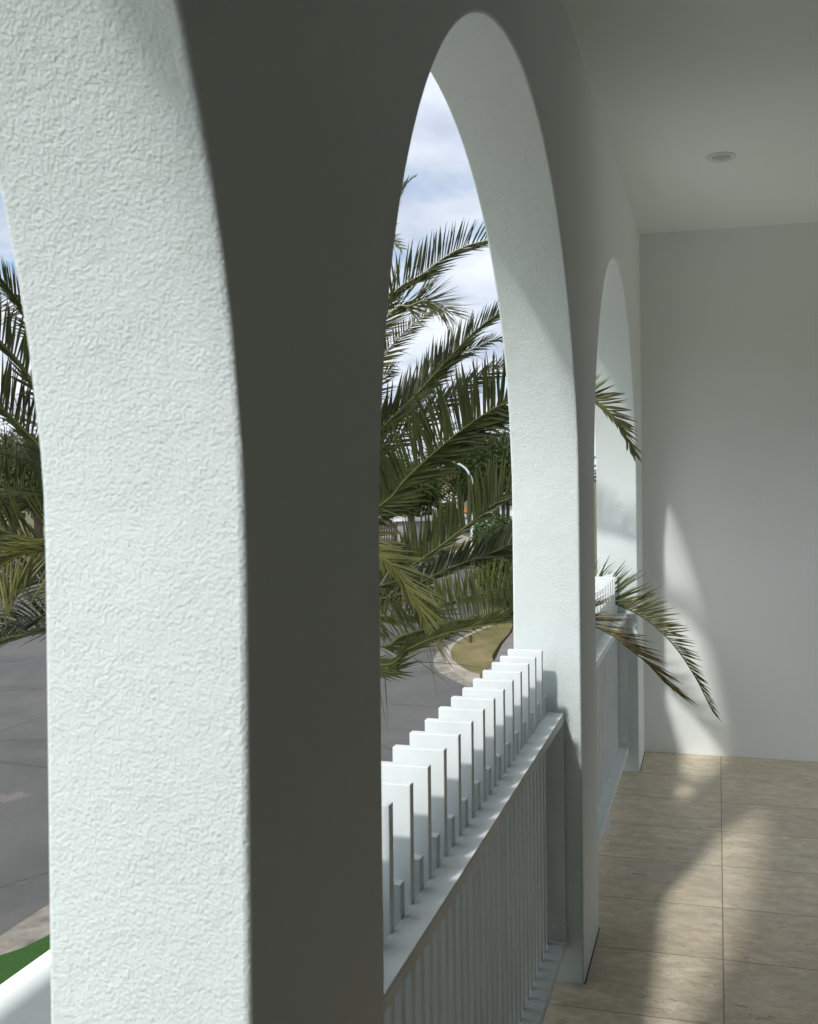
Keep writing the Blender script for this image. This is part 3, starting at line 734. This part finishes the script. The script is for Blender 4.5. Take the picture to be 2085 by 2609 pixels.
trees = [
 # px, D, crown width, top row, bottom row, material, label, leaf
 (1262, 78, 9.5, 1085, 1290, 'leaf_dark', 'large dark broadleaf tree rising above the houses, beside the right-hand pier', .17, 14000),
 (1228, 96, 5.0, 1140, 1290, 'leaf_mid', 'mid green round tree behind the curved street lamp', .20, 9000),
 (1150, 120, 7.5, 1160, 1300, 'leaf_dark', 'dark tree rising behind the beige house', .17, 7000),
 (1045, 57, 3.6, 1195, 1318, 'leaf_mid', 'bushy green tree overhanging the white garage', .15, 6000),
 (1035, 74, 7.5, 1150, 1350, 'leaf_dark', 'dark tree left of the white garage, behind the palm fronds', .16, 5000),
 (1290, 120, 12, 1140, 1280, 'leaf_olive', 'olive tree farthest behind the white house', .26, 7000),
 (985, 92, 9, 1150, 1330, 'leaf_olive', 'olive tree seen through the palm beside the dark pier', .2, 4000),
]
for i, (px, D, wd, t0, b0, m_, lab, ls, n) in enumerate(trees):
    q = gpos(px, 1215, D); zt = hz(t0, D) - ZG; zb = max(.8, hz(b0, D) - ZG)
    tree(q, blobs_for(wd, zt-zb, zb, 13, 50+i), zb + (zt-zb)*.4, .22, n, ls, m_, lab, 'tree', 'trees around the houses', 60+i)
for i, (px, D, wd, t0, b0, m_, lab) in enumerate([(30, 70, 12, 1128, 1290, 'leaf_olive', 'olive tree on the skyline at the left edge, beyond the palm'),
        (95, 64, 9, 1150, 1300, 'leaf_olive', 'lower olive tree on the skyline against the near pier'),
        (-60, 76, 14, 1100, 1290, 'leaf_dark', 'dark tree beyond the palm just outside the left edge')]):
    q = gpos(px, 1215, D); zt = hz(t0, D) - ZG; zb = max(.5, hz(b0, D) - ZG)
    tree(q, blobs_for(wd, zt-zb, zb, 14, 80+i), zb + 1.5, .25, 7000, .17, m_, lab, 'tree', 'trees on the skyline', 90+i)
# bush on the right of the street, in front of the lamp post foot
def bush(px, D, wd, t0, b0, m_, lab, n=9000, ls=.09, seed=5, name='bush', py=1400):
    q = Vector(gpos(px, py, D)); zt = hz(t0, D) - ZG; r = random.Random(seed)
    B = [(Vector((r.uniform(-.5, .5)*wd*.7, r.uniform(-.4, .4)*wd*.6, zt*r.uniform(.25, .68))), Vector((wd*.27, wd*.27, zt*.3))) for _ in range(12)]
    e = empty(name, q, lab, 'bush'); vs, fs = [], []
    leafcloud(vs, fs, [(q + c, R_) for c, R_ in B], n, ls, r); from_data('foliage', vs, fs, M[m_], e)
    vs, fs = [], []
    for c, R_ in B[:7]: tube(vs, fs, [q + Vector((c.x*.2, c.y*.2, -.05)), q + Vector((c.x*.6, c.y*.6, c.z*.5)), q + c], [.05, .035, .015], 6)
    from_data('stem', vs, fs, M['bark'], e)
bush(1316, 36, 2.9, 1292, 1440, 'leaf_mid', 'leafy green bush covering the foot of the street lamp', 26000, .075, 5)
bush(1325, 33, 3.0, 1325, 1480, 'leaf_mid', 'leafy green bush in front of another, hard against the right pier', 18000, .075, 8)
bush(1120, 84, 4.0, 1282, 1330, 'leaf_olive', 'small olive bush by the round white lamp near the beige house', 2500, .12, 6)

# ------------------------------------------------------------------ street lamp
q = Vector(gpos(1202, 1400, 48)); D = 48
sl = empty('street_lamp', q, 'tall galvanised street lamp with a curved arm over the road', 'street lamp')
def lampP(px, py): 
    v = ray(px, py); s = math.hypot(q.x, q.y)/math.hypot(v.x, v.y); return O + v*s
pp = [q - Vector((0, 0, .1)), lampP(1202.5, 1404), lampP(1204, 1332), lampP(1206.5, 1267), lampP(1204, 1232), lampP(1196, 1207), lampP(1182, 1190), lampP(1166, 1181), lampP(1150, 1177.5)]
pp = catmull(pp, 6)
vs, fs = [], []; tube(vs, fs, pp, [.085 - .045*(i/(len(pp)-1)) for i in range(len(pp))], 10); from_data('pole', vs, fs, M['galv'], sl, True)
bm = bmesh.new(); a, b_ = lampP(1150, 1177.5), lampP(1128, 1180)
obox(bm, (a+b_)/2, b_-a, Vector((0, 0, 1)), .2, (b_-a).length, .09)
o = from_bm('lamp_head', bm, M['galv'], sl); bevel(o, .03, 3)

# ------------------------------------------------------------------ houses
def local(px, D):
    p_ = Vector(gpos(px, 1215, D)); d = Vector((p_.x, p_.y, 0)).normalized(); s = Vector((d.y, -d.x, 0)); return p_, s, d     # origin, right, away
def house(px0, px1, D, z_eave_py, z_top_py, depth, wallm, roofm, wins, label, flat=False, doors=(), turn=0, zbase=ZG, over=.5, name='house'):
    p0, s, d = local((px0+px1)/2, D); wd = (px1-px0)/FPX*D
    e = empty(name, p0, label, 'house')
    ze = hz(z_eave_py, D); zt = hz(z_top_py, D)
    tr_ = rad(turn); s2 = s*math.cos(tr_) + d*math.sin(tr_); d2 = d*math.cos(tr_) - s*math.sin(tr_)
    def W(x, y, z): return p0 + s2*x + d2*y + Vector((0, 0, z - p0.z))
    def bx(bm, x0, x1, y0, y1, z0, z1):
        vv = [bm.verts.new(W(*c)) for c in ((x0,y0,z0),(x1,y0,z0),(x1,y1,z0),(x0,y1,z0),(x0,y0,z1),(x1,y0,z1),(x1,y1,z1),(x0,y1,z1))]
        for f in ((0,3,2,1),(4,5,6,7),(0,1,5,4),(1,2,6,5),(2,3,7,6),(3,0,4,7)): bm.faces.new([vv[i] for i in f])
    bm = bmesh.new(); bx(bm, -wd/2, wd/2, 0, depth, ZG-.1, ze); from_bm('wall', bm, wallm, e)
    bm = bmesh.new()
    if flat: bx(bm, -wd/2-over, wd/2+over, -over, depth+over, ze+.003, max(zt, ze+.15))
    else:
        x0, x1, y0, y1 = -wd/2-over, wd/2+over, -over, depth+over; hh = min(wd, depth)*.45
        lo = [bm.verts.new(W(*c)) for c in ((x0,y0,ze+.003),(x1,y0,ze+.003),(x1,y1,ze+.003),(x0,y1,ze+.003))]
        mi = [bm.verts.new(W(*c)) for c in ((x0,y0,ze+.18),(x1,y0,ze+.18),(x1,y1,ze+.18),(x0,y1,ze+.18))]
        if wd > depth: up = [bm.verts.new(W(*c)) for c in ((x0+hh, depth/2, zt), (x1-hh, depth/2, zt))]
        else: up = [bm.verts.new(W(*c)) for c in ((0, y0+hh, zt), (0, y1-hh, zt))]
        bm.faces.new(lo[::-1])
        for i in range(4): bm.faces.new((lo[i], lo[(i+1) % 4], mi[(i+1) % 4], mi[i]))
        if wd > depth:
            bm.faces.new((mi[0], mi[1], up[1], up[0])); bm.faces.new((mi[1], mi[2], up[1])); bm.faces.new((mi[2], mi[3], up[0], up[1])); bm.faces.new((mi[3], mi[0], up[0]))
        else:
            bm.faces.new((mi[0], mi[1], up[0])); bm.faces.new((mi[1], mi[2], up[1], up[0])); bm.faces.new((mi[2], mi[3], up[1])); bm.faces.new((mi[3], mi[0], up[0], up[1]))
    from_bm('roof', bm, roofm, e)
    for (wx0, wx1, wz0, wz1) in wins:
        bm = bmesh.new(); t_ = .07
        bx(bm, wx0, wx1, -.05, -.004, wz0, wz0+t_); bx(bm, wx0, wx1, -.05, -.004, wz1-t_, wz1)
        bx(bm, wx0, wx0+t_, -.05, -.004, wz0+t_, wz1-t_); bx(bm, wx1-t_, wx1, -.05, -.004, wz0+t_, wz1-t_)
        wf = from_bm('window', bm, M['frame'], e)
        bm = bmesh.new(); bx(bm, wx0+t_, wx1-t_, -.03, -.01, wz0+t_, wz1-t_); from_bm('pane', bm, M['glass_dark'], wf)
    for (wx0, wx1, wz0, wz1) in doors:
        bm = bmesh.new(); bx(bm, wx0, wx1, -.03, -.004, wz0, wz1); from_bm('door', bm, M['frame'], e)
    return e
house(1118, 1172, 105, 1229, 1215, 8, M['render_beige'], M['redtile'], [(.15, 1.15, hz(1250, 105), hz(1236, 105)), (-1.0, -.3, ZG+1, ZG+2.2)], 'two storey beige house with one dark upper window, half hidden by trees', flat=True, over=.3)
house(1190, 1275, 112, 1240, 1214, 9, M['render_beige'], M['redtile'], [(-1.2, 0, ZG+1, ZG+2.2), (.8, 1.8, ZG+1, ZG+2.2)], 'house with a terracotta red tiled roof showing through the trees')
house(1238, 1345, 92, 1280, 1262, 8, M['white'], M['roofgrey'], [(-1.2, -.75, ZG+.3, ZG+1.9), (-.1, .25, ZG+.3, ZG+1.9)], 'low white house with dark doorway and broad eaves, above the right-hand bush', doors=[(-.55, .02-.2, ZG+.05, ZG+2.0)], over=.9)
house(1012, 1102, 60, 1332, 1302, 6, M['grey_wall'], M['white'], [], 'grey garage with a deep white fascia behind the palm fronds', flat=True, over=.25)
house(1122, 1172, 90, 1285, 1274, 7, M['render_beige'], M['white'], [(-.5, .4, ZG+.9, ZG+2.0)], 'small cream building with pale flat roof below the beige house', flat=True, over=.2)
house(930, 1018, 66, 1340, 1315, 7, M['white'], M['roofgrey'], [(.2, 1.3, ZG+1, ZG+2.0)], 'white low house with a grey hipped roof seen through the palm by the dark pier')
# globe lamp on a short post
q = Vector(gpos(1113, 1300, 80)); gl = empty('garden_lamp', q, 'white ball lamp on a post beside the cream building', 'lamp')
vs, fs = [], []; zt = hz(1290, 80); tube(vs, fs, [q, Vector((q.x, q.y, zt))], [.05, .04], 8); from_data('post', vs, fs, M['white'], gl)
bm = bmesh.new(); bmesh.ops.create_uvsphere(bm, u_segments=20, v_segments=12, radius=.2, matrix=Matrix.Translation((q.x, q.y, zt+.19))); from_bm('globe', bm, M['white'], gl, True)
# timber fence beside the garage
p0, s, d = local(1008, 62); fe = bmesh.new()
for i in range(14):
    c = p0 + s*(-1.4 + i*.16) + Vector((0, 0, .85)); obox(fe, c, Vector((0, 0, 1)), d, .13, 1.7 + .04*math.sin(i*7), .03)
e = empty('timber_fence', p0, 'short brown paling fence beside the grey garage', 'fence'); from_bm('palings', fe, M['timber'], e)
fe = bmesh.new()
for z in (.35, 1.35): obox(fe, p0 - s*.36 + d*.045 + Vector((0, 0, z)), s, Vector((0, 0, 1)), .04, 2.3, .08)
from_bm('fence_rail', fe, M['timber'], e)

# ------------------------------------------------------------------ cars
def car(px, D, heading, paint, label, length=4.3, group=None):
    """heading: degrees the nose points, measured from the right-hand side of the view, anticlockwise from above"""
    p0, s, d = local(px, D); a = rad(heading); fx = s*math.cos(a) + d*math.sin(a); sy = Vector((-fx.y, fx.x, 0))
    e = empty('parked_car', p0, label, 'car', group)
    Lh, wd = length/2, .88
    def W(x, y, z): return p0 + fx*x + sy*y + Vector((0, 0, z))
    lower = [(-Lh, .38), (-Lh-.02, .62), (-Lh+.08, .95), (-Lh+.35, 1.0), (.62, .98), (Lh-.55, .88), (Lh-.12, .74), (Lh, .55), (Lh-.03, .30), (Lh-.3, .22), (-Lh+.3, .22)]
    def extr(prof, w0, w1, mt, nm, taper=None, bev=.05):
        bm = bmesh.new(); A = []; Bv = []
        for x, z in prof:
            wq = w0 if taper is None else taper(x, z)
            A.append(bm.verts.new(W(x, -wq, z))); Bv.append(bm.verts.new(W(x, wq, z)))
        n = len(prof); bm.faces.new(A); bm.faces.new(Bv[::-1])
        for i in range(n): bm.faces.new((A[i], Bv[i], Bv[(i+1) % n], A[(i+1) % n]))
        o = from_bm(nm, bm, mt, e); bevel(o, bev, 3, 25) if bev else None
        for f in o.data.polygons: f.use_smooth = True
        o.data.set_sharp_from_angle(angle=rad(35))
        return o
    body = extr(lower, wd, wd, paint, 'body', lambda x, z: wd*(1 - .10*max(0, (abs(x)-Lh*.7)/(Lh*.3)) - (.04 if z < .3 else 0)))
    cab = [(-Lh+.28, 1.0), (-Lh+.62, 1.40), (-.9, 1.49), (.05, 1.46), (.85, .99)]
    extr(cab, .7, .7, paint, 'cabin', lambda x, z: .80 if z < 1.1 else .62, .04)
    gm = M['glass_dark']
    for sd_ in (-1, 1):
        bm = bmesh.new()
        for quad_ in (((-Lh+.58, 1.06), (-.35, 1.06), (-.35, 1.40), (-Lh+.78, 1.36)), ((-.28, 1.06), (.62, 1.06), (.06, 1.39), (-.28, 1.40))):
            v4 = []
            for x, z in quad_:
                yq = .80 + (.62-.80)*(z-1.0)/.46 + .012
                v4.append(bm.verts.new(W(x, sd_*yq, z)))
            bm.faces.new(v4)
        from_bm('side_window', bm, gm, e)
    def plate(nm, pts3, mt):
        bm = bmesh.new(); bm.faces.new([bm.verts.new(W(*p_)) for p_ in pts3]); from_bm(nm, bm, mt, e)
    plate('windscreen', [(.80, -.70, 1.035), (.80, .70, 1.035), (.14, .56, 1.432), (.14, -.56, 1.432)], gm)
    plate('rear_window', [(-Lh+.31, -.68, 1.06), (-Lh+.31, .68, 1.06), (-Lh+.575, .57, 1.37), (-Lh+.575, -.57, 1.37)], gm)
    lm = mat('lamp glass', (.6, .62, .62), .15); rm_ = mat('tail lamp', (.35, .02, .015), .25)
    for sd_ in (-1, 1):
        bm = bmesh.new(); obox(bm, W(Lh-.10, sd_*.60, .66), fx, Vector((0, 0, 1)), .30, .16, .13); from_bm('headlight', bm, lm, e)
        bm = bmesh.new(); obox(bm, W(-Lh+.05, sd_*.66, .82), fx, Vector((0, 0, 1)), .20, .14, .20); from_bm('tail_light', bm, rm_, e)
        bm = bmesh.new(); obox(bm, W(.55, sd_*.93, 1.04), fx, Vector((0, 0, 1)), .18, .12, .12); from_bm('wing_mirror', bm, paint, e)
        for x in (-Lh+.78, Lh-.82):
            c = W(x, sd_*.80, .31); vs, fs = [], []
            tube(vs, fs, [c - sy*.11, c - sy*.085, c + sy*.085, c + sy*.11], [.27, .31, .31, .27], 22); wh = from_data('wheel', vs, fs, M['black'], e)
            vs, fs = [], []; tube(vs, fs, [c + sy*sd_*.095, c + sy*sd_*.116], [.20, .17], 16); from_data('rim', vs, fs, M['galv'], wh)
    return e
white_paint = mat('white car paint', (.80, .81, .82), .25); white_paint.node_tree.nodes['Principled BSDF'].inputs['Coat Weight'].default_value = .6
dark_paint = mat('dark car paint', (.02, .022, .026), .25); dark_paint.node_tree.nodes['Principled BSDF'].inputs['Coat Weight'].default_value = .6
org = mat('orange paint', (.75, .22, .02), .35)
car(1208, 76, 200, white_paint, 'white hatchback parked behind the street lamp pole', 4.2)
car(988, 47, 15, dark_paint, 'dark car on the near road, mostly behind the palm frond', 4.3)
car(1216, 100, 150, org, 'small orange car beyond the white hatchback', 3.6)
# green wheelie bin
p0, s, d = local(1256, 88); e = empty('wheelie_bin', p0, 'green wheelie bin standing before the low white house', 'bin')
gm = mat('green plastic', (.03, .11, .05), .5)
bm = bmesh.new(); c8 = []
for z, k_ in ((.08, .24), (.95, .31)):
    for a_, b_ in ((-1, -1), (1, -1), (1, 1), (-1, 1)): c8.append(bm.verts.new(p0 + s*a_*k_ + d*b_*k_ + Vector((0, 0, z))))
for f in ((3,2,1,0),(4,5,6,7),(0,1,5,4),(1,2,6,5),(2,3,7,6),(3,0,4,7)): bm.faces.new([c8[i] for i in f])
from_bm('bin_body', bm, gm, e)
bm = bmesh.new(); obox(bm, p0 + Vector((0, 0, .985)), s, Vector((0, 0, 1)), .68, .66, .06); from_bm('lid', bm, gm, e)
vs, fs = [], []; c = p0 + d*.22 + Vector((0, 0, .10)); tube(vs, fs, [c - s*.3, c + s*.3], [.1, .1], 14); from_data('wheel', vs, fs, M['black'], e)
